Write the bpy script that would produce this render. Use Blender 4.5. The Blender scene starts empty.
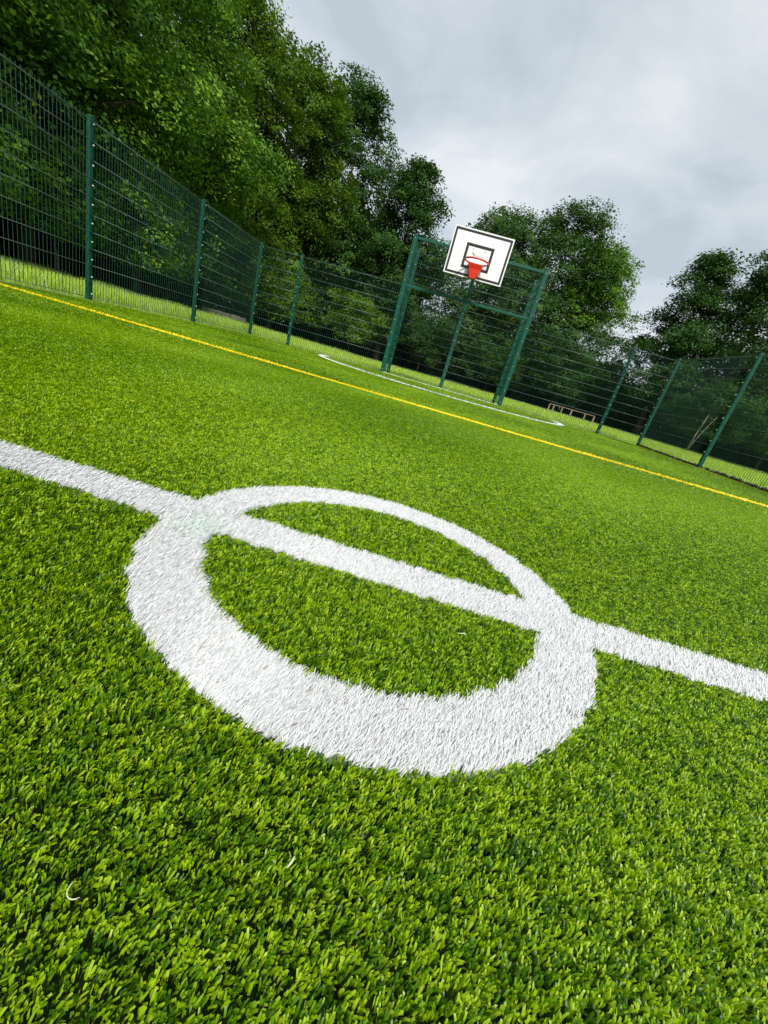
import bpy, math, random
import numpy as np
from mathutils import Vector, Matrix

rng = np.random.default_rng(11)
random.seed(5)
C = bpy.context.scene.collection
SC = bpy.context.scene

# ------------------------------------------------------------------ helpers
def link(o, parent=None):
    C.objects.link(o)
    if parent is not None:
        o.parent = parent
    return o

def tag(o, label=None, cat=None, group=None, kind=None):
    if label: o['label'] = label
    if cat: o['category'] = cat
    if group: o['group'] = group
    if kind: o['kind'] = kind
    return o

def empty(name, loc=(0, 0, 0), rz=0.0):
    o = bpy.data.objects.new(name, None)
    o.empty_display_size = .2
    o.location = loc
    o.rotation_euler = (0, 0, rz)
    return link(o)

class MB:
    """collects quads/tris and makes one mesh object of them"""
    def __init__(self): self.v = []; self.f = []; self.sm = []
    def add(self, vs, fs, smooth=False):
        b = len(self.v)
        self.v += [tuple(p) for p in vs]
        self.f += [tuple(i + b for i in f) for f in fs]
        self.sm += [smooth] * len(fs)
    def box(self, c, s, M=None):
        x, y, z = (k / 2 for k in s)
        vs = [Vector((a * x, b * y, d * z)) for d in (-1, 1) for b in (-1, 1) for a in (-1, 1)]
        if M is not None: vs = [M @ p for p in vs]
        vs = [p + Vector(c) for p in vs]
        self.add(vs, [(0, 2, 3, 1), (4, 5, 7, 6), (0, 1, 5, 4), (2, 6, 7, 3), (0, 4, 6, 2), (1, 3, 7, 5)])
    def bar(self, a, b, w, h=None, up=(0, 0, 1)):
        a = Vector(a); b = Vector(b); h = h or w
        d = (b - a).normalized(); u = Vector(up)
        if abs(d.dot(u)) > .95: u = Vector((0, 1, 0))
        s = d.cross(u).normalized(); t = s.cross(d)
        vs = []
        for p in (a, b):
            for i, j in ((-1, -1), (1, -1), (1, 1), (-1, 1)):
                vs.append(p + s * (i * w / 2) + t * (j * h / 2))
        self.add(vs, [(3, 2, 1, 0), (4, 5, 6, 7), (0, 1, 5, 4), (1, 2, 6, 5), (2, 3, 7, 6), (3, 0, 4, 7)])
    def tube(self, pts, rad, n=8, cap=True):
        pts = [Vector(p) for p in pts]; vs = []; fs = []
        ref = Vector((.31, .9, .2)).normalized()
        for k, p in enumerate(pts):
            d = (pts[min(k + 1, len(pts) - 1)] - pts[max(k - 1, 0)]).normalized()
            s = d.cross(ref).normalized(); t = d.cross(s)
            for i in range(n):
                a = 2 * math.pi * i / n
                vs.append(p + (s * math.cos(a) + t * math.sin(a)) * rad[k])
        for k in range(len(pts) - 1):
            for i in range(n):
                j = (i + 1) % n
                fs.append((k * n + i, k * n + j, k * n + n + j, k * n + n + i))
        if cap:
            fs.append(tuple(range(n))[::-1]); fs.append(tuple(range((len(pts) - 1) * n, len(pts) * n)))
        self.add(vs, fs, True)
    def torus(self, c, R, r, n=40, m=10):
        vs = []; fs = []
        for i in range(n):
            a = 2 * math.pi * i / n
            for j in range(m):
                b = 2 * math.pi * j / m
                vs.append((c[0] + (R + r * math.cos(b)) * math.cos(a), c[1] + (R + r * math.cos(b)) * math.sin(a), c[2] + r * math.sin(b)))
        for i in range(n):
            for j in range(m):
                fs.append((i * m + j, ((i + 1) % n) * m + j, ((i + 1) % n) * m + (j + 1) % m, i * m + (j + 1) % m))
        self.add(vs, fs, True)
    def mesh(self, name, mat):
        me = bpy.data.meshes.new(name)
        me.from_pydata(self.v, [], self.f)
        me.polygons.foreach_set('use_smooth', self.sm)
        me.materials.append(mat)
        me.update()
        return me
    def build(self, name, mat, parent=None, bevel=0.0):
        o = bpy.data.objects.new(name, self.mesh(name, mat))
        link(o, parent)
        if bevel:
            m = o.modifiers.new('edge', 'BEVEL'); m.width = bevel; m.segments = 2; m.limit_method = 'ANGLE'
        return o

def np_mesh(name, V, F, mat, tint=None, parent=None):
    """fast mesh: V (n,3), F (m,4) quads, tint per vertex"""
    me = bpy.data.meshes.new(name)
    n, m = len(V), len(F)
    me.vertices.add(n); me.vertices.foreach_set('co', np.ascontiguousarray(V, np.float32).ravel())
    me.loops.add(m * 4); me.loops.foreach_set('vertex_index', np.ascontiguousarray(F, np.int32).ravel())
    me.polygons.add(m)
    me.polygons.foreach_set('loop_start', np.arange(0, m * 4, 4, dtype=np.int32))
    me.update(calc_edges=True)
    if tint is not None:
        a = me.attributes.new('tint', 'FLOAT', 'POINT')
        a.data.foreach_set('value', np.ascontiguousarray(tint, np.float32))
    me.materials.append(mat)
    o = bpy.data.objects.new(name, me)
    return link(o, parent)

# ------------------------------------------------------------------ materials
def new_mat(name):
    m = bpy.data.materials.new(name); m.use_nodes = True
    nt = m.node_tree; nt.nodes.clear()
    out = nt.nodes.new('ShaderNodeOutputMaterial')
    return m, nt, out

def ramp(nt, stops):
    r = nt.nodes.new('ShaderNodeValToRGB')
    el = r.color_ramp.elements
    while len(el) < len(stops): el.new(.5)
    for e, (p, c) in zip(el, stops):
        e.position = p; e.color = (*c, 1)
    return r

def leafy(name, stops, trans=.35, rough=.45, gloss=.5, tcol=(1.15, 1.1, .55)):
    """leaf / blade: colour from the 'tint' attribute, some light through the blade"""
    m, nt, out = new_mat(name); L = nt.links.new
    at = nt.nodes.new('ShaderNodeAttribute'); at.attribute_name = 'tint'
    r = ramp(nt, stops); L(at.outputs['Fac'], r.inputs[0])
    p = nt.nodes.new('ShaderNodeBsdfPrincipled')
    L(r.outputs[0], p.inputs['Base Color'])
    p.inputs['Roughness'].default_value = rough
    p.inputs['Specular IOR Level'].default_value = gloss
    t = nt.nodes.new('ShaderNodeBsdfTranslucent')
    mul = nt.nodes.new('ShaderNodeMix'); mul.data_type = 'RGBA'; mul.blend_type = 'MULTIPLY'; mul.inputs[0].default_value = 1
    L(r.outputs[0], mul.inputs[6]); mul.inputs[7].default_value = (*tcol, 1)
    L(mul.outputs[2], t.inputs['Color'])
    mx = nt.nodes.new('ShaderNodeMixShader'); mx.inputs[0].default_value = trans
    L(p.outputs[0], mx.inputs[1]); L(t.outputs[0], mx.inputs[2]); L(mx.outputs[0], out.inputs[0])
    return m

def solid(name, col, rough=.5, spec=.5, metal=0., var=.0, scale=8., bump=0.):
    m, nt, out = new_mat(name); L = nt.links.new
    p = nt.nodes.new('ShaderNodeBsdfPrincipled')
    p.inputs['Roughness'].default_value = rough
    p.inputs['Specular IOR Level'].default_value = spec
    p.inputs['Metallic'].default_value = metal
    tc = nt.nodes.new('ShaderNodeTexCoord')
    no = nt.nodes.new('ShaderNodeTexNoise'); no.inputs['Scale'].default_value = scale; no.inputs['Detail'].default_value = 6
    L(tc.outputs['Object'], no.inputs['Vector'])
    lo = tuple(c * (1 - var) for c in col); hi = tuple(min(1, c * (1 + var)) for c in col)
    r = ramp(nt, [(.3, lo), (.7, hi)]); L(no.outputs[0], r.inputs[0]); L(r.outputs[0], p.inputs['Base Color'])
    if bump:
        b = nt.nodes.new('ShaderNodeBump'); b.inputs['Strength'].default_value = bump; b.inputs['Distance'].default_value = .02
        L(no.outputs[0], b.inputs['Height']); L(b.outputs[0], p.inputs['Normal'])
    L(p.outputs[0], out.inputs[0])
    return m

M_POST = solid('green powder coat', (.002, .075, .045), .45, .3, var=.12, scale=5)
M_WIRE = solid('green mesh wire coat', (.005, .040, .026), .32, .5, var=.1)
M_CROSS = solid('cross wire coat with painted sky sheen', (.10, .16, .145), .28, .6, var=.15)  # paler than the uprights: the sky's reflection is put into this colour
M_BOLT = solid('galvanised bolt', (.62, .64, .64), .3, .5, .6, var=.1)
M_WHITE = solid('white board laminate', (.79, .80, .81), .4, .5, var=.03, scale=3)
M_BLACK = solid('black board border', (.012, .014, .016), .45, .4, var=.1)
M_RED = solid('red hoop paint', (.66, .032, .012), .35, .5, var=.1)
M_LOGO = solid('green leaf mark', (.12, .42, .02), .5, .3)
M_GREY = solid('grey mark', (.5, .52, .52), .5, .3)
M_POLE = solid('dark green pole paint', (.003, .075, .046), .4, .5, var=.15)
M_BARK = solid('bark', (.075, .062, .048), .9, .1, var=.45, scale=6, bump=.6)
M_PALEBARK = solid('pale sapling bark', (.20, .195, .15), .8, .2, var=.3, scale=9, bump=.3)
M_TIMBER = solid('weathered timber', (.28, .215, .15), .8, .2, var=.25, scale=7, bump=.3)
M_STONE = solid('weathered concrete', (.15, .14, .12), .9, .2, var=.35, scale=5, bump=.5)
M_SOIL = solid('dark crumbly soil', (.045, .034, .024), .95, .1, var=.6, scale=30, bump=.8)
M_LOOSE = solid('pale loose fibre', (.55, .62, .36), .5, .3)
M_KERB = solid('pale edging', (.30, .32, .24), .9, .1, var=.3, scale=8)
M_TBASE = solid('turf backing', (.018, .034, .006), .9, .1, var=.4, scale=60)
M_WBASE = solid('white turf backing', (.55, .55, .53), .9, .1, var=.25, scale=90)
M_YBASE = solid('yellow turf backing', (.6, .42, .01), .9, .1, var=.2, scale=60)

def ground_mat():
    m, nt, out = new_mat('meadow ground'); L = nt.links.new
    tc = nt.nodes.new('ShaderNodeTexCoord')
    n1 = nt.nodes.new('ShaderNodeTexNoise'); n1.inputs['Scale'].default_value = .35; n1.inputs['Detail'].default_value = 8
    n2 = nt.nodes.new('ShaderNodeTexNoise'); n2.inputs['Scale'].default_value = 9; n2.inputs['Detail'].default_value = 8
    L(tc.outputs['Object'], n1.inputs['Vector']); L(tc.outputs['Object'], n2.inputs['Vector'])
    r1 = ramp(nt, [(.35, (.14, .25, .018)), (.65, (.24, .36, .04))]); L(n1.outputs[0], r1.inputs[0])
    r2 = ramp(nt, [(.3, (.4, .4, .35)), (.7, (1, 1, 1))]); L(n2.outputs[0], r2.inputs[0])
    mx = nt.nodes.new('ShaderNodeMix'); mx.data_type = 'RGBA'; mx.blend_type = 'MULTIPLY'; mx.inputs[0].default_value = .8
    L(r1.outputs[0], mx.inputs[6]); L(r2.outputs[0], mx.inputs[7])
    p = nt.nodes.new('ShaderNodeBsdfPrincipled'); p.inputs['Roughness'].default_value = .95
    p.inputs['Specular IOR Level'].default_value = .1
    L(mx.outputs[2], p.inputs['Base Color']); L(p.outputs[0], out.inputs[0])
    return m
M_GROUND = ground_mat()
M_FLOOR = solid('leaf litter', (.035, .03, .02), .95, .1, var=.6, scale=6, bump=.5)

M_TURF = leafy('turf fibre', [(0, (.02, .065, .003)), (.35, (.10, .25, .004)), (.7, (.37, .57, .005)), (1, (.46, .61, .04))],
               trans=.42, rough=.4, gloss=.4, tcol=(1.2, 1.1, .3))
M_WFIB = leafy('white turf fibre', [(0, (.28, .17, .09)), (.012, (.36, .27, .2)), (.03, (.72, .73, .73)), (1, (.84, .86, .87))],
               trans=.35, rough=.5, gloss=.3, tcol=(1, 1, 1))
def stain(m, x, y, r, col):
    nt = m.node_tree; L = nt.links.new
    ge = nt.nodes.new('ShaderNodeTexCoord'); vd = nt.nodes.new('ShaderNodeVectorMath'); vd.operation = 'DISTANCE'
    L(ge.outputs['Object'], vd.inputs[0]); vd.inputs[1].default_value = (x, y, 0)
    mr = nt.nodes.new('ShaderNodeMapRange'); mr.interpolation_type = 'SMOOTHSTEP'
    L(vd.outputs['Value'], mr.inputs['Value']); mr.inputs[1].default_value = r; mr.inputs[2].default_value = 0
    mr.inputs[3].default_value = 0; mr.inputs[4].default_value = .32
    rp = next(n for n in nt.nodes if n.type == 'VALTORGB'); mx = nt.nodes.new('ShaderNodeMix'); mx.data_type = 'RGBA'
    mx.inputs[7].default_value = (*col, 1)
    tos = [l.to_socket for l in rp.outputs[0].links]
    L(mr.outputs[0], mx.inputs[0]); L(rp.outputs[0], mx.inputs[6])
    for t in tos: L(mx.outputs[2], t)
stain(M_WFIB, -.275, .585, .075, (.60, .80, .70))      # faint mint coloured stain where circle and line meet
M_YFIB = leafy('yellow turf fibre', [(0, (.75, .55, .004)), (1, (.92, .76, .01))], trans=.2, rough=.45, gloss=.4, tcol=(1, 1, .6))
M_MEADOW = leafy('meadow grass blade', [(0, (.26, .44, .025)), (.6, (.48, .68, .07)), (.88, (.58, .74, .18)), (.93, (.62, .65, .42)), (1, (.75, .75, .6))],
                 trans=.4, rough=.5, gloss=.3, tcol=(1.1, 1.1, .5))
M_LEAF = {
    'maple': leafy('maple leaf', [(0, (.022, .068, .009)), (.5, (.10, .235, .02)), (.85, (.23, .39, .03)), (1, (.34, .45, .06))], .34, .6, .18),
    'lime': leafy('yellow green leaf', [(0, (.030, .075, .006)), (.5, (.085, .175, .010)), (.85, (.15, .26, .016)), (1, (.23, .33, .03))], .34, .6, .18),
    'oak': leafy('oak leaf', [(0, (.016, .052, .010)), (.5, (.038, .105, .018)), (.85, (.07, .155, .026)), (1, (.12, .21, .04))], .34, .6, .18),
    'ash': leafy('ash leaf', [(0, (.022, .062, .014)), (.5, (.050, .125, .024)), (.85, (.085, .18, .032)), (1, (.14, .24, .05))], .34, .6, .18),
    'shade': leafy('undergrowth leaf with painted shade', [(0, (.004, .012, .003)), (1, (.012, .032, .006))], .1, .6, .15),  # near-black leaf colour paints in the deep shade beneath the trees
}

# ------------------------------------------------------------------ pitch frame (u along the centre line, v towards the goal end)
PHI = math.radians(-2.3)
CU, SU = math.cos(PHI), math.sin(PHI)
def P(u, v, z=0.0): return Vector((u * CU - v * SU, u * SU + v * CU, z))
def UV(x, y): return x * CU + y * SU, -x * SU + y * CU
U0, U1, VEND = -4.9, 5.03, 10.65
GC = .07                                    # goal centre along the end
RING_V, RO, RI = .606, .349, .270
YEL_V = 3.93
PILE = .0068

# ------------------------------------------------------------------ ground sheets
g = MB(); S = 400
g.add([(-S, -S, -.05), (S, -S, -.05), (S, S, -.05), (-S, S, -.05)], [(0, 1, 2, 3)])
tag(g.build('ground', M_GROUND), kind='structure')
g = MB()
c4 = [P(U0, -3), P(U1, -3), P(U1, VEND + 1.15), P(U0, VEND + 1.15)]
g.add([(p.x, p.y, -.020) for p in c4], [(0, 1, 2, 3)])
tag(g.build('pitch', M_TBASE), kind='structure')
# woodland floor under the trees
g = MB()
for (x0, y0, x1, y1) in ((-60, 4, -15.2, 30), (-60, 30, 60, 90), (24, 6, 60, 30)):
    g.add([(x0, y0, -.044), (x1, y0, -.044), (x1, y1, -.044), (x0, y1, -.044)], [(0, 1, 2, 3)])
tag(g.build('woodland_floor', M_FLOOR), kind='structure')

# ------------------------------------------------------------------ turf fibres
def field(x, y, k=1.0, s=0.0):
    return (np.sin(2.1 * k * x + 1.3 * k * y + s) + np.sin(-1.7 * k * x + 2.9 * k * y + 1.9 + s) + np.sin(4.3 * k * x - .8 * k * y + 4.1 + s) * .6) / 2.6

def marks(x, y):
    """0 green, 1 ring, 2 centre line, 3 yellow line, 4 goal area arc, 5 goal line"""
    u, v = UV(x, y)
    w = .0018 * (np.sin(u * 190) + np.sin(u * 71 + v * 160))
    r = np.hypot(u, v - RING_V)
    out = np.zeros(len(x), int)
    out[np.abs(v - YEL_V) < .036] = 3
    rg = np.hypot(u - GC, v - (VEND - .2))
    out[(np.abs(rg - 2.92) < .042) & (v < VEND - .02)] = 4
    out[(np.abs(v - (VEND - .05)) < .035) & (np.abs(u - GC) < 1.5)] = 5
    out[np.abs(v - RING_V) < .040 + w] = 2
    out[(r > RI + w) & (r < RO + w)] = 1
    return out

def scatter(dens, r0, r1):
    st = dens ** -.5
    gx, gy = np.meshgrid(np.arange(-r1, r1, st), np.arange(-min(r1, 1.2), r1, st))
    x = gx.ravel(); y = gy.ravel()
    x = x + rng.uniform(-.55, .55, len(x)) * st; y = y + rng.uniform(-.55, .55, len(y)) * st
    r = np.hypot(x, y); k = (r >= r0) & (r < r1); x, y = x[k], y[k]
    u, v = UV(x, y)
    k = (u > U0 + .02) & (u < U1 - .02) & (v < VEND + 1.1) & (v > -1.2)
    k &= (v < VEND + .0) | (np.abs(u - GC) < 1.48)
    return x[k], y[k]

def fibres(x, y, per, spread, L, w, H, seg, white=False, tv=1.0):
    """per fibres from each tuft root; returns V, F, tint"""
    n = len(x)
    X = np.repeat(x, per) + rng.normal(0, spread, n * per)
    Y = np.repeat(y, per) + rng.normal(0, spread, n * per)
    ang0 = .42 + .40 * field(x, y, 1.6) + rng.normal(0, .45, n)
    ang = np.repeat(ang0, per) + rng.normal(0, .60, n * per)
    N = n * per
    Ln = L * rng.uniform(.75, 1.2, N)
    lean = np.clip(np.repeat(rng.normal(.40, .15, n), per) + rng.normal(0, .20, N), .05, 1.0)
    if white: lean = np.clip(lean + .34, .25, 1); ang = np.repeat(.95 + .5 * field(x, y, 1.1), per) + rng.normal(0, .33, N)
    Z = Ln * np.sqrt(1 - (lean * .93) ** 2) * (H / L)
    dx, dy = np.cos(ang) * Ln * lean, np.sin(ang) * Ln * lean
    fa = ang + math.pi / 2 + rng.normal(0, .42, N)
    wx, wy = np.cos(fa), np.sin(fa)
    W = w * rng.uniform(.7, 1.3, N)
    tw = rng.normal(0, .35, N)
    base = np.full(N, -PILE)
    rows = []
    if white: T = ((0, 0, 0, .8), (.32, .64, .5, 1.0), (1, 1, 1, .5))
    else: T = ((0, 0, 0, .9), (.24, .66, .5, 1.0), (1, .98, 1, .7))
    for (l, z, t, wd) in T:
        cx, cy, cz = X + dx * l, Y + dy * l, base + Z * z
        hx, hy = wx * W * wd / 2, wy * W * wd / 2
        hz = W * wd / 2 * tw * t
        rows.append(np.stack([cx - hx, cy - hy, cz - hz], 1)); rows.append(np.stack([cx + hx, cy + hy, cz + hz], 1))
    k = len(rows)
    V = np.stack(rows, 1).reshape(-1, 3)
    b = np.arange(N)[:, None] * k
    F = [b + np.array([[0, 1, 3, 2]])]
    F.append(b + np.array([[2, 3, 5, 4]]))
    F = np.concatenate(F)
    t = np.repeat(.49 + tv * rng.uniform(-.36, .36, n), per) + rng.normal(0, .14 * tv, N) + .10 * np.repeat(field(x, y, .9, 2.), per)
    t = np.where(rng.random(N) < .012, 1.0, t)
    if white: t = np.where(rng.random(N) < .018, rng.uniform(0, .022, N), rng.uniform(.3, 1, N))
    return V, F, np.repeat(np.clip(t, 0, 1), k)

class Pile:
    def __init__(self): self.V = []; self.F = []; self.T = []; self.n = 0
    def add(self, VFT):
        V, F, T = VFT
        self.V.append(V); self.F.append(F + self.n); self.T.append(T); self.n += len(V)
    def build(self, name, mat):
        return np_mesh(name, np.concatenate(self.V), np.concatenate(self.F), mat, np.concatenate(self.T))

green = Pile(); pl = {i: Pile() for i in range(1, 6)}
ZONES = [  # r0, r1, tufts/m2, per, spread, length, width, seg
    (0.0, 0.62, 52000, 6, .0019, .0066, .00155, 2),
    (0.62, 1.2, 38000, 6, .0022, .0074, .0018, 2),
    (1.2, 2.0, 18000, 6, .0034, .0088, .0026, 2),
    (2.0, 4.2, 11000, 4, .006, .0105, .0036, 1),
    (4.2, 7.5, 3000, 4, .010, .013, .0075, 1),
    (7.5, 13.5, 900, 4, .02, .015, .0140, 1),
]
for (r0, r1, dens, per, sp, L, w, seg) in ZONES:
    x, y = scatter(dens, r0, r1)
    m = marks(x + .012, y + .004)
    k = m == 0
    green.add(fibres(x[k], y[k], per, sp, L, w, L, seg, tv=1.0 if r0 < 1 else (.8 if r0 < 2 else .5)))
    x, y = scatter(dens * (2.1 if r0 < 2 else 1.5), r0, r1)
    m = marks(x + .012, y + .004)
    for i in range(1, 6):
        k = m == i
        if k.sum():
            up = 1.0 if i < 3 else (1.2 if i == 3 else 1.25)
            pl[i].add(fibres(x[k], y[k], per, sp, L * (1.9 if i < 3 else 1.1) * up, w * (.62 if i < 3 else .9), L * 1.5 * up, seg, white=True))
tag(green.build('artificial_grass', M_TURF), 'short bright green artificial grass pile covering the pitch', 'artificial grass', kind='stuff')
NM = {1: ('centre_circle_marking', M_WFIB), 2: ('centre_line_marking', M_WFIB), 3: ('yellow_line_marking', M_YFIB),
      4: ('goal_area_marking', M_WFIB), 5: ('goal_line_marking', M_WFIB)}
for i in range(1, 6):
    tag(pl[i].build(*NM[i]), kind='structure')

# pale backing under the white pile of ring, lines
def strip(name, path_in, path_out, z, mat):
    b = MB(); n = len(path_in)
    b.add([(p.x, p.y, z) for p in path_in] + [(p.x, p.y, z) for p in path_out],
          [(i, i + 1, n + i + 1, n + i) for i in range(n - 1)])
    return tag(b.build(name, mat), kind='structure')
A = [2 * math.pi * i / 96 for i in range(97)]
strip('centre_circle_backing', [P(RI * math.cos(a), RING_V + RI * math.sin(a)) for a in A],
      [P(RO * math.cos(a), RING_V + RO * math.sin(a)) for a in A], -.014, M_WBASE)
strip('centre_line_backing', [P(U0 + .05, RING_V - .04), P(U1 - .05, RING_V - .04)], [P(U0 + .05, RING_V + .04), P(U1 - .05, RING_V + .04)], -.0165, M_WBASE)
strip('yellow_line_backing', [P(U0 + .05, YEL_V - .036), P(U1 - .05, YEL_V - .036)], [P(U0 + .05, YEL_V + .036), P(U1 - .05, YEL_V + .036)], -.0165, M_YBASE)

# pale edging at the foot of the fences, crumbly soil along the right side
g = MB()
for (a, b) in ((P(U0, 0), P(U0, VEND)), (P(U0, VEND), P(GC - 1.5, VEND)), (P(GC + 1.5, VEND), P(U1, VEND))):
    g.bar((a.x, a.y, -.022), (b.x, b.y, -.022), .10, .05)
tag(g.build('pitch_edging', M_KERB), kind='structure')
g = MB()
for i in range(420):
    v = random.uniform(4.5, VEND); u = U1 + .02 + abs(random.gauss(0, .07))
    s = random.uniform(.015, .045); p = P(u, v, random.uniform(-.02, .008))
    R = Matrix.Rotation(random.uniform(0, 3), 3, Vector((random.random(), random.random(), random.random())).normalized())
    g.box(p, (s * 2.2, s * 1.6, s), R)
tag(g.build('soil_edge', M_SOIL), kind='structure')

# ------------------------------------------------------------------ meadow grass outside the fence
def meadow(n, xr, yr, keep, hmin, hmax, w):
    x = rng.uniform(*xr, n); y = rng.uniform(*yr, n)
    k = keep(x, y); x, y = x[k], y[k]; N = len(x)
    cl = .5 + .5 * field(x, y, 1.3, .7)
    H = rng.uniform(hmin, hmax, N) * (.6 + .7 * cl)
    a = rng.uniform(0, 2 * math.pi, N); l = H * rng.uniform(.1, .7, N)
    dx, dy = np.cos(a) * l, np.sin(a) * l
    fa = rng.uniform(0, math.pi, N); W = w * rng.uniform(.6, 1.4, N)
    wx, wy = np.cos(fa) * W / 2, np.sin(fa) * W / 2
    z0 = np.full(N, -.05)
    rows = []
    for (t, zz, ww) in ((0, 0, 1), (.35, .6, .9), (1, 1, .25)):
        rows.append(np.stack([x + dx * t - wx * ww, y + dy * t - wy * ww, z0 + H * zz], 1))
        rows.append(np.stack([x + dx * t + wx * ww, y + dy * t + wy * ww, z0 + H * zz], 1))
    V = np.stack(rows, 1).reshape(-1, 3); b = np.arange(N)[:, None] * 6
    F = np.concatenate([b + np.array([[0, 1, 3, 2]]), b + np.array([[2, 3, 5, 4]])])
    t = rng.uniform(.1, .85, N)
    pale = (rng.random(N) < .04 + .13 * (field(x, y, 2.7, 3.) > .35))
    t = np.where(pale, rng.uniform(.9, 1, N), t)
    return V, F, np.repeat(t, 6)
def outside(x, y):
    u, v = UV(x, y)
    return (u < U0 - .06) | (u > U1 + .12) | (v > VEND + np.where(np.abs(u - GC) < 1.6, 1.2, .06))
md = Pile()
md.add(meadow(60000, (-15, -4), (2.5, 24), outside, .09, .24, .009))
md.add(meadow(60000, (-14, 16), (9, 19), outside, .05, .13, .010))
md.add(meadow(50000, (-13, 26), (19, 33), outside, .06, .15, .018))
md.add(meadow(40000, (4.5, 20), (4, 18), outside, .05, .12, .010))
tag(md.build('meadow_grass', M_MEADOW), 'rough light green meadow grass beyond the mesh fence', 'grass', kind='stuff')

# ------------------------------------------------------------------ fences
def bolt_mesh():
    b = MB()
    b.tube([(0, 0, 0), (0, -.010, 0)], [.011, .011], 8)
    b.tube([(0, -.010, 0), (0, -.016, 0)], [.0065, .006], 6)
    return b.mesh('bolt', M_BOLT)
BOLT = bolt_mesh()

def post_parts(H, faces, w=.075, d=.06):
    """post along z; 'faces' = directions (angles) of the clamping bar"""
    b = MB(); b.box((0, 0, H / 2 - .02), (w, d, H + .04))
    return b

def make_post(parent, loc, rz, H=2.03, w=.07, d=.055, bolts=10, mat=None):
    mat = mat or M_POST
    b = MB(); b.box((0, 0, H / 2 - .04), (w, d, H + .08))
    o = b.build('post', mat, parent, .006); o.location = loc; o.rotation_euler = (0, 0, rz)
    c = MB(); c.box((0, -d / 2 - .0055, H / 2 - .01), (.042, .007, H - .04)); c.build('clamp_bar', mat, o, .002)
    c = MB(); c.box((0, 0, H + .007), (w + .006, d + .006, .014)); c.box((0, 0, H + .018), (w - .016, d - .014, .010)); c.build('post_cap', mat, o, .004)
    for k in range(bolts):
        q = bpy.data.objects.new('bolt', BOLT); link(q, o)
        q.location = (0, -d / 2 - .009, .08 + k * (H - .14) / (bolts - 1))
    return o

def mesh_panel(parent, a, b, z0=.03, z1=2.0, name='mesh_panel', off=0.0, flip=1, mat=None):
    """868 style panel: 6 mm uprights every 50 mm, twin 8 mm cross wires every 200 mm"""
    a = Vector(a); b = Vector(b); L = (b - a).length; d = (b - a) / L; nrm = Vector((d.y, -d.x, 0)) * flip
    m = MB(); n = max(2, int(L / .05))
    for i in range(n + 1):
        p = a + d * (L * i / n) + nrm * off
        m.bar((p.x, p.y, z0), (p.x, p.y, z1 + .025), .0045, .0045, up=(1, 0, 0))
    o = m.build(name, mat or M_WIRE, parent); m = MB()
    k = max(1, round((z1 - z0) / .2))
    for j in range(k + 1):
        z = z0 + .01 + (z1 - z0 - .02) * j / k
        for s in (-1, 1):
            o1 = nrm * (off + s * .0062)
            m.tube([(a.x + o1.x, a.y + o1.y, z), (b.x + o1.x, b.y + o1.y, z)], [.0036, .0036], 6)
    m.build('cross_wires', mat or M_CROSS, o)
    return o

def fence(name, label, pts, posts, rz, noff=.0):
    t = empty('mesh_fence', (0, 0, 0)); tag(t, label, 'fence')
    for i in range(len(pts) - 1):
        mesh_panel(t, pts[i], pts[i + 1])
    for p in posts:
        make_post(t, p, rz)
    return t
vs = [VEND - 2.5 * k for k in range(5)]
off = .045
# posts stand outside the mesh, clamp bars towards the pitch
fence('l', 'long green wire mesh fence with flat capped posts along the left side of the pitch',
      [P(U0, v) for v in vs], [P(U0 - off, v) for v in vs], PHI + math.pi / 2)
fence('r', 'green wire mesh fence along the right side above the crumbly soil edge',
      [P(U1, v) for v in vs], [P(U1 + off, v) for v in vs], PHI - math.pi / 2)
fence('el', 'green mesh end fence between left corner post and basketball goal',
      [P(U0 + .04, VEND), P(GC - 4.02, VEND), P(GC - 1.56, VEND)], [P(GC - 4.02, VEND + off)], PHI)
fence('er', 'green mesh end fence between basketball goal and right corner post',
      [P(GC + 1.56, VEND), P(GC + 4.0, VEND), P(U1 - .04, VEND)], [P(GC + 4.0, VEND + off)], PHI)

# ------------------------------------------------------------------ combined goal and basketball unit
G = empty('basketball_goal', P(GC, VEND), PHI)
tag(G, 'tall green goal frame carrying a white basketball backboard with red hoop', 'basketball goal')
GW, GD, GH = 1.51, 1.05, 3.0
for s in (-1, 1):
    o = make_post(G, (s * GW, 0, 0), 0, GH, .10, .08, 11); o.name = 'front_post'
    o = make_post(G, (s * (GW - .02), GD, 0), 0, GH, .07, .06, 11); o.name = 'rear_post'
    mesh_panel(G, (s * (GW - .005), .05, 0), (s * (GW - .018), GD - .04, 0), .04, 2.96, 'side_mesh', mat=M_POST)
b = MB(); b.box((0, 0, GH - .03), (2 * GW - .11, .05, .06)); b.build('top_bar', M_POST, G, .005)
b = MB(); b.box((0, 0, 2.0), (2 * GW - .11, .05, .06)); b.build('crossbar', M_POST, G, .005)
mesh_panel(G, (-GW + .06, 0.02, 0), (GW - .06, 0.02, 0), 2.06, 2.92, 'upper_mesh')
mesh_panel(G, (-GW + .06, GD, 0), (GW - .06, GD, 0), .04, 1.98, 'rear_mesh')
b = MB(); b.box((0, GD + .05, 1.35), (.09, .09, 2.78)); o = b.build('centre_pole', M_POLE, G, .006)
for k in range(9):
    q = bpy.data.objects.new('bolt', BOLT); link(q, o); q.location = (0, GD + .003, .12 + k * .22)
b = MB()
for s in (-1, 1):
    b.bar((s * .18, GD + .03, 2.66), (s * .18, -.93, 2.66), .05, .05)
b.bar((0, GD + .03, 2.28), (0, -.93, 2.50), .05, .05)
b.bar((-.20, -.915, 2.50), (.20, -.915, 2.50), .04, .06); b.bar((-.20, -.915, 2.9), (.20, -.915, 2.9), .04, .06)
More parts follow.
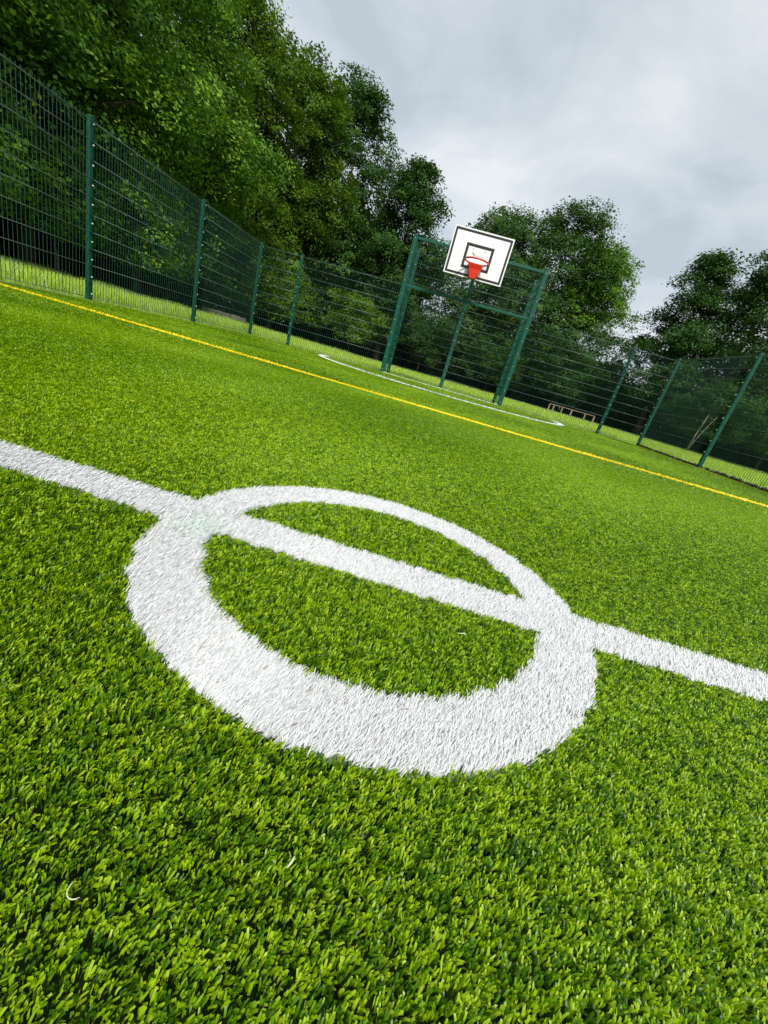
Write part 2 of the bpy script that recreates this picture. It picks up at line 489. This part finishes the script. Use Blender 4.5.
b.bar((-.18, -.915, 2.50), (-.18, -.915, 2.9), .04, .05); b.bar((.18, -.915, 2.50), (.18, -.915, 2.9), .04, .05)
b.build('support_arm', M_POLE, G)
BY, BX, BZ, BW, BH = -.97, -.045, 2.70, 1.22, .86
b = MB(); b.box((BX, BY, BZ), (BW, .03, BH)); bd = b.build('backboard', M_WHITE, G, .003)
def rect_frame(m, cx, cz, w, h, t, y, th=.004):
    m.box((cx, y, cz + h / 2 - t / 2), (w, th, t)); m.box((cx, y, cz - h / 2 + t / 2), (w, th, t))
    m.box((cx - w / 2 + t / 2, y, cz), (t, th, h - 2 * t)); m.box((cx + w / 2 - t / 2, y, cz), (t, th, h - 2 * t))
b = MB(); rect_frame(b, BX, BZ, BW - .05, BH - .05, .042, BY - .0165); b.build('board_border', M_BLACK, bd)
b = MB(); rect_frame(b, BX - .005, BZ - .04, .57, .45, .052, BY - .0165); b.build('target_square', M_BLACK, bd)
b = MB()   # small leaf mark and illegible grey lettering
for k, (x, z, l, w, a) in enumerate(((-.115, .015, .075, .03, -.9), (-.085, .0, .06, .022, -.5))):
    d = Vector((math.cos(a), 0, math.sin(a))); n = Vector((-d.z, 0, d.x)); c = Vector((BX + x, BY - .0185, BZ + z))
    b.add([c - d * l / 2, c + n * w / 2, c + d * l / 2, c - n * w / 2], [(0, 3, 2, 1)])
b.build('leaf_mark', M_LOGO, bd)
b = MB()
for k in range(9):
    h = (.035, .022, .022, .03, .022, .022, .034, .022, .022)[k]
    b.box((BX - .055 + k * .021, BY - .0175, BZ - .012 + h / 2), (.006, .003, h))
    b.box((BX - .049 + k * .021, BY - .0175, BZ - .009), (.010, .003, .005))
b.build('lettering', M_GREY, bd)
for s in (-1, 1):
    q = bpy.data.objects.new('bolt', BOLT); link(q, bd); q.location = (BX - .01 + s * .125, BY - .015, BZ + .10)
RZ = 2.53; RR = .235; RY = BY - .04 - RR - .02
b = MB(); b.torus((BX, RY, RZ), RR, .016); hp = b.build('hoop', M_RED, G)
b = MB()   # tapering red bracket from the back of the rim down to the pole
y0, y1 = BY - .02, BY - .13
v = []
for (z, hw, ya, yb) in ((RZ - .005, .165, y0, y1 - .05), (RZ - .10, .145, y0, y1 - .02), (RZ - .27, .08, y0, y1)):
    v += [(BX - hw, ya, z), (BX + hw, ya, z), (BX + hw * .8, yb, z), (BX - hw * .8, yb, z)]
f = [(3, 2, 1, 0)[::-1], (8, 9, 10, 11)[::-1]]
for k in (0, 4):
    for i in range(4):
        j = (i + 1) % 4; f.append((k + i, k + 4 + i, k + 4 + j, k + j))
b.add(v, f); b.build('bracket', M_RED, hp, .008)

# ------------------------------------------------------------------ knee rail, low wall
K = empty('knee_rail', (8.4, 28, 0)); tag(K, 'low pale wooden knee rail on short posts at the edge of the dark trees', 'knee rail')
K0 = Vector((8.45, 28.2, 0)); K1 = Vector((11.25, 27.7, 0))
for i, t in enumerate((0, .10, .29, .50, .80, 1)):
    p = K0.lerp(K1, t); q = p - Vector((8.4, 28, 0))
    b = MB(); b.box((q.x, q.y, .20), (.08, .08, .50)); b.build('post', M_TIMBER, K, .01)
b = MB(); q0 = K0 - Vector((8.4, 28, 0)); q1 = K1 - Vector((8.4, 28, 0))
b.bar((q0.x, q0.y - .02, .47), (q1.x, q1.y - .02, .47), .06, .04); b.build('rail', M_TIMBER, K, .01)
b = MB()
for i in range(7):
    b.box((-11.75 + i * .36, 22.4 - i * .10, .12 + .012 * (i % 3)), (.352, .30, .42), Matrix.Rotation(-.27, 3, 'Z'))
tag(b.build('low_wall', M_STONE, None, .02), 'low weathered grey brown wall lying behind the left corner of the fence', 'wall')

# ------------------------------------------------------------------ trees
def unit(a): return a / np.maximum(np.linalg.norm(a, axis=1, keepdims=True), 1e-9)

def leaves(cc, out, per, rad, size, flat=.6, tvar=.16, tbase=.45):
    """cc cluster centres, out outward directions; kite leaves in each spray"""
    n = len(cc); N = n * per
    o = np.repeat(out, per, 0)
    r = np.repeat(rad, per)[:, None] if np.ndim(rad) else rad
    q = unit(rng.normal(size=(N, 3))) * (rng.random((N, 1)) ** .45)
    q[:, 2] *= flat
    c = np.repeat(cc, per, 0) + q * r
    c[:, 2] -= .25 * (q[:, 0] ** 2 + q[:, 1] ** 2) * (r[:, 0] if np.ndim(rad) else r)
    nrm = unit(np.repeat(unit(np.array([0, 0, .7]) + out * .55 + rng.normal(0, .38, (n, 3))), per, 0) + rng.normal(0, .30, (N, 3)))
    d = rng.normal(size=(N, 3)) + o * .8 + np.array([0, 0, -.35])
    d = unit(d - nrm * (d * nrm).sum(1, keepdims=True)); s = np.cross(nrm, d)
    L = (size * rng.uniform(.65, 1.3, N))[:, None]; W = L * .68
    bow = nrm * L * .10
    V = np.stack([c - d * L * .5, c + s * W * .5 - bow, c + d * L * .5 - bow, c - s * W * .5 - bow], 1).reshape(-1, 3)
    F = np.arange(N)[:, None] * 4 + np.array([[0, 1, 2, 3]])
    t = np.repeat(np.clip(rng.normal(tbase, tvar, n), 0, 1), per) + rng.normal(0, .13, N)
    t = np.where(rng.random(N) < .02, t + .35, t)
    return V, F, np.repeat(np.clip(t, 0, 1), 4)

def profile(t, kind):
    if kind == 'round': return np.sqrt(np.maximum(0, 1 - (2 * t - .95) ** 2 * .98)) * (1 - .1 * t)
    if kind == 'tall': return np.maximum(0, (1 - t) ** .55) * (.75 + .5 * np.minimum(t * 4, 1) * .5)
    return np.maximum(0.05, (1 - t ** 1.8)) ** .75

def tree(name, label, x, y, h, r, base, mat, size=.16, ncl=1500, per=22, kind='round', lobes=26, spray=.55, trunk=.22, cat='tree', low=1.0, seed=0, group=None, full=1.3):
    global rng
    keep = rng; rng = np.random.default_rng(100 + seed); rr = random.Random(seed)
    T = empty(name, (x, y, -.05)); tag(T, label, cat, group)
    # lobes of the crown
    LC = []; LR = []
    lobes = int(lobes * 1.35)
    ncl = int(ncl * 1.25); size *= .85; per = int(per * 1.75); spray *= 1.2; low = low ** .5
    for i in range(lobes):
        t = (i + .5) / lobes; t = t + rr.uniform(-.04, .04); t = min(max(t, .02), .97)
        R = r * float(profile(np.array(t), kind))
        a = i * 2.39996 + rr.uniform(-.5, .5); q = R * (.25 + .68 * rr.random() ** .6)
        lr = max(.2 * r, (.24 + .24 * rr.random()) * r * full * (1 - .3 * t))
        LC.append((math.cos(a) * q, math.sin(a) * q, base + (h - base) * t * .96)); LR.append(lr)
    LC = np.array(LC); LR = np.array(LR)
    LC[-1] = (rr.uniform(-.1, .1) * r, rr.uniform(-.1, .1) * r, h - LR[-1] * 1.0)
    w = LR ** 2; k = rng.choice(len(LC), ncl, p=w / w.sum())
    d = unit(rng.normal(size=(ncl, 3)) + np.array([0, 0, .62]))
    fr = rng.random(ncl) ** .2
    cc = LC[k] + d * (LR[k] * fr * rng.uniform(.82, 1.12, ncl))[:, None] * np.array([1, 1, .8])
    fl = min(base * .75, 1.3); cc[:, 2] = np.where(cc[:, 2] < fl, fl + .6 * rng.random(ncl), cc[:, 2])
    ax = cc.copy(); ax[:, 2] = (cc[:, 2] - base) * .3; out = unit(ax * .5 + d)
    if low < 1:  # thinner foliage in the lower part of the crown
        kk = rng.random(ncl) < low + (1 - low) * np.clip((cc[:, 2] - base) / (h - base) * 2.2, 0, 1)
        cc, out = cc[kk], out[kk]
    V, F, tt = leaves(cc, out, per, spray * rng.uniform(.6, 1.25, len(cc)), size)
    np_mesh('crown', V, F, mat, tt, T)
    # trunk and limbs
    b = MB(); th = h * .8
    wob = [(rr.uniform(-.12, .12) * r * .4, rr.uniform(-.12, .12) * r * .4) for _ in range(6)]; wob[0] = (0, 0)
    pts = [Vector((wob[i][0], wob[i][1], th * i / 5)) for i in range(6)]
    rad = [trunk * (1.25 if i == 0 else 1 - .16 * i) for i in range(6)]
    b.tube(pts, rad, 9)
    order = sorted(range(len(LC)), key=lambda i: LC[i][2])
    for i in order[::1][:18]:
        L = Vector(LC[i]); z0 = max(.25, min(th * .9, L.z - .45 * math.hypot(L.x, L.y) - .3))
        f = z0 / th * 5; j = min(int(f), 4); s = pts[j].lerp(pts[j + 1], f - j)
        m1 = s.lerp(L, .5) + Vector((rr.uniform(-.2, .2), rr.uniform(-.2, .2), rr.uniform(.0, .35)))
        r0 = trunk * .42 * (1 - .5 * z0 / th)
        b.tube([s, m1, L], [r0, r0 * .6, r0 * .2], 6)
        for q in range(3):
            e = L + Vector((rr.gauss(0, 1), rr.gauss(0, 1), rr.gauss(.2, .6))).normalized() * LR[i] * .9
            b.tube([m1.lerp(L, .6), e], [r0 * .3, r0 * .08], 5)
    b.build('trunk', M_BARK, T)
    rng = keep
    return T

# left wood, from the near end to the far corner
tree('maple_tree', 'broad leafy maple overhanging the left fence at the near end', -14.2, 8.5, 13.5, 5.2, 1.8, M_LEAF['maple'], .145, 2500, 26, lobes=34, seed=1, full=1.0)
tree('maple_tree', 'tall maple with bright leaf sprays behind the first fence post', -14.0, 14.6, 14.5, 5.0, 1.8, M_LEAF['maple'], .145, 2800, 26, lobes=36, seed=2, full=1.0)
tree('maple_tree', 'full maple behind the second post of the left fence', -14.3, 20.6, 15.5, 4.8, 1.8, M_LEAF['maple'], .16, 2200, 26, lobes=34, seed=3, full=1.0)
tree('lime_tree', 'tall yellow green tree at the top of the wooded slope left of the sky', -14.2, 26.6, 15.4, 4.4, 1.8, M_LEAF['lime'], .18, 2000, 24, lobes=34, seed=4)
tree('lime_tree', 'yellow green tree with wispy top beside the darker ash', -11.8, 31.2, 15.5, 4.2, 1.8, M_LEAF['lime'], .19, 1800, 24, lobes=32, seed=5)
tree('ash_tree', 'dark narrow tree stepping down from the yellow green crowns', -8.9, 34.5, 16.6, 3.9, 1.8, M_LEAF['ash'], .20, 1600, 24, lobes=32, seed=6)
tree('oak_tree', 'dark rounded oak whose edge meets the sky left of the backboard', -3.9, 33.5, 13.0, 3.2, 1.8, M_LEAF['oak'], .19, 1400, 24, lobes=28, seed=7)
# behind the goal
tree('ash_tree', 'airy green tree right behind the backboard with sky gaps below', 3.2, 38.5, 13.4, 4.9, 1.4, M_LEAF['ash'], .20, 1750, 22, lobes=28, low=.35, seed=8)
tree('ash_tree', 'tallest crown of the trees right of the goal with a ragged top', 8.0, 38.0, 14.8, 4.7, 1.4, M_LEAF['ash'], .20, 1900, 22, lobes=30, low=.4, seed=9)
tree('ash_tree', 'rounded tree ending at the sky gap right of the goal', 11.5, 38.5, 12.8, 3.8, 1.6, M_LEAF['maple'], .20, 1400, 22, lobes=26, low=.35, seed=10)
# right group
tree('oak_tree', 'dark open crowned tree just right of the sky gap', 16.5, 32.4, 12.4, 3.0, 1.8, M_LEAF['oak'], .19, 1000, 22, lobes=24, kind='cone', low=.6, seed=11)
tree('oak_tree', 'dark tree with two peaks at the right edge above the fence', 20.0, 31.5, 13.0, 3.6, 1.6, M_LEAF['oak'], .19, 1200, 22, lobes=28, low=.7, seed=12)
tree('lime_tree', 'yellow green tree at the far right edge behind the dark crowns', 24.5, 30.0, 12.0, 4.0, 1.2, M_LEAF['lime'], .19, 1200, 22, lobes=28, seed=13)
# shrubs along the wood edge
SH = [(-12.7, 10.6, 3.2, 1.9, 'maple', 'leafy shrub pushing up to the left fence before the first post'),
      (-12.6, 14.2, 3.0, 1.8, 'maple', 'bushy shrub with pale sprays between the first and second post'),
      (-12.6, 18.0, 3.4, 2.0, 'maple', 'spreading shrub below the maples beyond the second post'),
      (-10.4, 27.5, 3.6, 2.2, 'lime', 'light green shrub behind the left corner of the fence'),
      (-5.6, 30.6, 3.8, 2.2, 'lime', 'light green shrub behind the end fence left of the goal'),
      (-.6, 33.5, 4.2, 2.4, 'oak', 'dark shrub seen through the goal frame'),
      (5.0, 34.5, 4.0, 2.6, 'oak', 'dark spreading shrub under the airy trees right of the goal'),
      (10.6, 34.0, 4.4, 2.6, 'oak', 'dark shrub behind the wooden knee rail'),
      (14.4, 35.5, 4.8, 2.4, 'ash', 'shrub filling the foot of the sky gap'),
      (17.2, 27.0, 4.0, 2.2, 'oak', 'low dark bush behind the right corner posts'),
      (20.4, 25.5, 4.6, 2.4, 'ash', 'leafy bush beyond the right fence post')]
for i, (x, y, h, r, mt, lb) in enumerate(SH):
    tree('shrub', lb, x, y, h, r, 1.65 if x < -12 else 1.3, M_LEAF[mt], .15, 330, 22, lobes=14, spray=.42, trunk=.06, cat='shrub', seed=40 + i)

# pale thin sapling by the right fence
S_ = empty('sapling', (14.6, 23.0, -.05)); tag(S_, 'thin pale sapling with two stems beside the right fence post', 'sapling')
b = MB()
b.tube([(0, 0, 0), (.05, 0, .9), (.22, .05, 2.2)], [.03, .022, .012], 7); b.tube([(.02, 0, .1), (.28, .02, 1.1), (.62, 0, 2.1)], [.024, .018, .010], 7)
b.build('trunk', M_PALEBARK, S_)
cc = np.array([[.25, .05, 2.3], [.6, 0, 2.2], [.4, .1, 2.6], [.1, -.1, 2.5]])
np_mesh('crown', *leaves(cc, unit(cc), 16, .35, .12)[:2], M_LEAF['oak'], None, S_)

# the wood behind as one mass
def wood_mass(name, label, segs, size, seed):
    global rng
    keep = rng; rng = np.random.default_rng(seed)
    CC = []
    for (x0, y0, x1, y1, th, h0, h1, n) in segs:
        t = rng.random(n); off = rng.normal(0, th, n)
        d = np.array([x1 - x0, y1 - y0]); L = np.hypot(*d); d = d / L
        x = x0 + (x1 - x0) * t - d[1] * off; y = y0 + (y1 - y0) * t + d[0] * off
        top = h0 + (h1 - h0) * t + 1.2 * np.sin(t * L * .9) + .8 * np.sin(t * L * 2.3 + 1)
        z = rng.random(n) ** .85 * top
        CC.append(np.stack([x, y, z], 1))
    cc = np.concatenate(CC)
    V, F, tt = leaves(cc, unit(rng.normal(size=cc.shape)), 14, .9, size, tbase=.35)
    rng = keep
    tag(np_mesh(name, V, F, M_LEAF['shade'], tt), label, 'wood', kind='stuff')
wood_mass('woodland', 'dense wood with leaves painted shade-dark filling in behind the trees round the pitch',
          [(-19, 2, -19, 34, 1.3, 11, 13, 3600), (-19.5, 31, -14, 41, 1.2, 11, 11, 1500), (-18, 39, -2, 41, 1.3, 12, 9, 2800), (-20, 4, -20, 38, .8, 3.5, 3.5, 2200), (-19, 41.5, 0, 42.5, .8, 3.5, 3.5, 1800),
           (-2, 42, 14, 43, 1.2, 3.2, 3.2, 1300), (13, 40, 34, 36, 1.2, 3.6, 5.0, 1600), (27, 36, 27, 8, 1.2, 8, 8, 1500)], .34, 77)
wood_mass('undergrowth', 'low undergrowth with leaves painted shade-dark along the foot of the wood',
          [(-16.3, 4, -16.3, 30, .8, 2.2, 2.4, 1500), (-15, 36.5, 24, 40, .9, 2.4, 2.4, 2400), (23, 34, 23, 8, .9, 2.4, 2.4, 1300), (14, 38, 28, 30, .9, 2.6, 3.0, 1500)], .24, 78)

# ------------------------------------------------------------------ loose fibres lying on the turf
def loose(label, x, y, pts, r):
    b = MB(); b.tube([(p[0], p[1], p[2]) for p in pts], [r * .6] + [r] * (len(pts) - 2) + [r * .5], 6)
    o = b.build('loose_fibre', M_LOOSE); o.location = (x, y, .003)
    tag(o, label, 'loose fibre')
loose('pale curled strand lying on the dark turf near the lower left corner', -.107, .129,
      [(.0048 * math.cos(a), .0048 * math.sin(a), .001) for a in np.linspace(2.6, 5.6, 9)], .00035)
loose('small white fleck on the green turf below the white circle', .003, .166, [(0, 0, 0), (.002, .003, .002), (.003, .006, .003)], .0008)
loose('short pale strand on the turf inside the circle', .142, .475, [(0, 0, .002), (.008, .002, .004), (.012, .001, .003)], .0008)

# ------------------------------------------------------------------ sky, sun
W = bpy.data.worlds.new('World'); SC.world = W; W.use_nodes = True
nt = W.node_tree; nt.nodes.clear(); L = nt.links.new
SUN_EL, SUN_AZ = math.radians(43), math.radians(160)     # azimuth clockwise from +Y
tc = nt.nodes.new('ShaderNodeTexCoord')
sp = nt.nodes.new('ShaderNodeSeparateXYZ'); L(tc.outputs['Generated'], sp.inputs[0])
mz = nt.nodes.new('ShaderNodeMath'); mz.operation = 'MAXIMUM'; L(sp.outputs['Z'], mz.inputs[0]); mz.inputs[1].default_value = 0
az = nt.nodes.new('ShaderNodeMath'); az.operation = 'ADD'; L(mz.outputs[0], az.inputs[0]); az.inputs[1].default_value = .34
dv = nt.nodes.new('ShaderNodeVectorMath'); dv.operation = 'DIVIDE'; L(tc.outputs['Generated'], dv.inputs[0])
cb = nt.nodes.new('ShaderNodeCombineXYZ'); [L(az.outputs[0], cb.inputs[i]) for i in range(3)]
L(cb.outputs[0], dv.inputs[1])
mp = nt.nodes.new('ShaderNodeMapping'); mp.inputs['Location'].default_value = (3.1, 1.2, 0); mp.inputs['Scale'].default_value = (1.1, 1.2, 0); L(dv.outputs[0], mp.inputs[0])
n1 = nt.nodes.new('ShaderNodeTexNoise'); n1.inputs['Scale'].default_value = 2.3; n1.inputs['Detail'].default_value = 9; n1.inputs['Roughness'].default_value = .54
n1.inputs['Distortion'].default_value = .35; L(mp.outputs[0], n1.inputs['Vector'])
cr = ramp(nt, [(.35, (.44, .50, .545)), (.45, (.52, .575, .62)), (.55, (.59, .635, .67)), (.67, (.70, .73, .75))]); L(n1.outputs[0], cr.inputs[0])
b1 = nt.nodes.new('ShaderNodeBackground'); L(cr.outputs[0], b1.inputs[0]); b1.inputs[1].default_value = .45
sk = nt.nodes.new('ShaderNodeTexSky'); sk.sky_type = 'NISHITA'; sk.sun_disc = False
sk.sun_elevation = SUN_EL; sk.sun_rotation = SUN_AZ
b2 = nt.nodes.new('ShaderNodeBackground'); L(sk.outputs[0], b2.inputs[0]); b2.inputs[1].default_value = .05
mx = nt.nodes.new('ShaderNodeMixShader'); mx.inputs[0].default_value = .90
L(b2.outputs[0], mx.inputs[1]); L(b1.outputs[0], mx.inputs[2])
wo = nt.nodes.new('ShaderNodeOutputWorld'); L(mx.outputs[0], wo.inputs[0])

sl = bpy.data.lights.new('sun', 'SUN'); sl.energy = 1.5; sl.angle = math.radians(10); sl.color = (1, .95, .87)
so = bpy.data.objects.new('sun', sl); link(so)
dirv = Vector((math.sin(SUN_AZ) * math.cos(SUN_EL), math.cos(SUN_AZ) * math.cos(SUN_EL), math.sin(SUN_EL)))
so.rotation_euler = dirv.to_track_quat('Z', 'Y').to_euler(); so.location = dirv * 60

# ------------------------------------------------------------------ camera
cam = bpy.data.cameras.new('camera'); co = bpy.data.objects.new('camera', cam); link(co)
cam.sensor_fit = 'AUTO'; cam.sensor_width = 36; cam.lens = 406.7 / 1024 * 36
cam.clip_start = .01; cam.clip_end = 2000
R = Vector((.96140589, .09378543, .25865617)); Uv = Vector((-.275134, .32771619, .90382707)); B = Vector((0, -.94010978, .34087184))
M = Matrix((R, Uv, B)).transposed().to_4x4(); M.translation = (0, 0, .317)
co.matrix_world = M
SC.camera = co

SC.view_settings.view_transform = 'Standard'; SC.view_settings.look = 'None'
SC.view_settings.exposure = 1.5; SC.view_settings.gamma = 1; SC.view_settings.use_curve_mapping = False
SC.cycles.use_denoising = True
SC.cycles.max_bounces = 6; SC.cycles.diffuse_bounces = 3; SC.cycles.transmission_bounces = 4
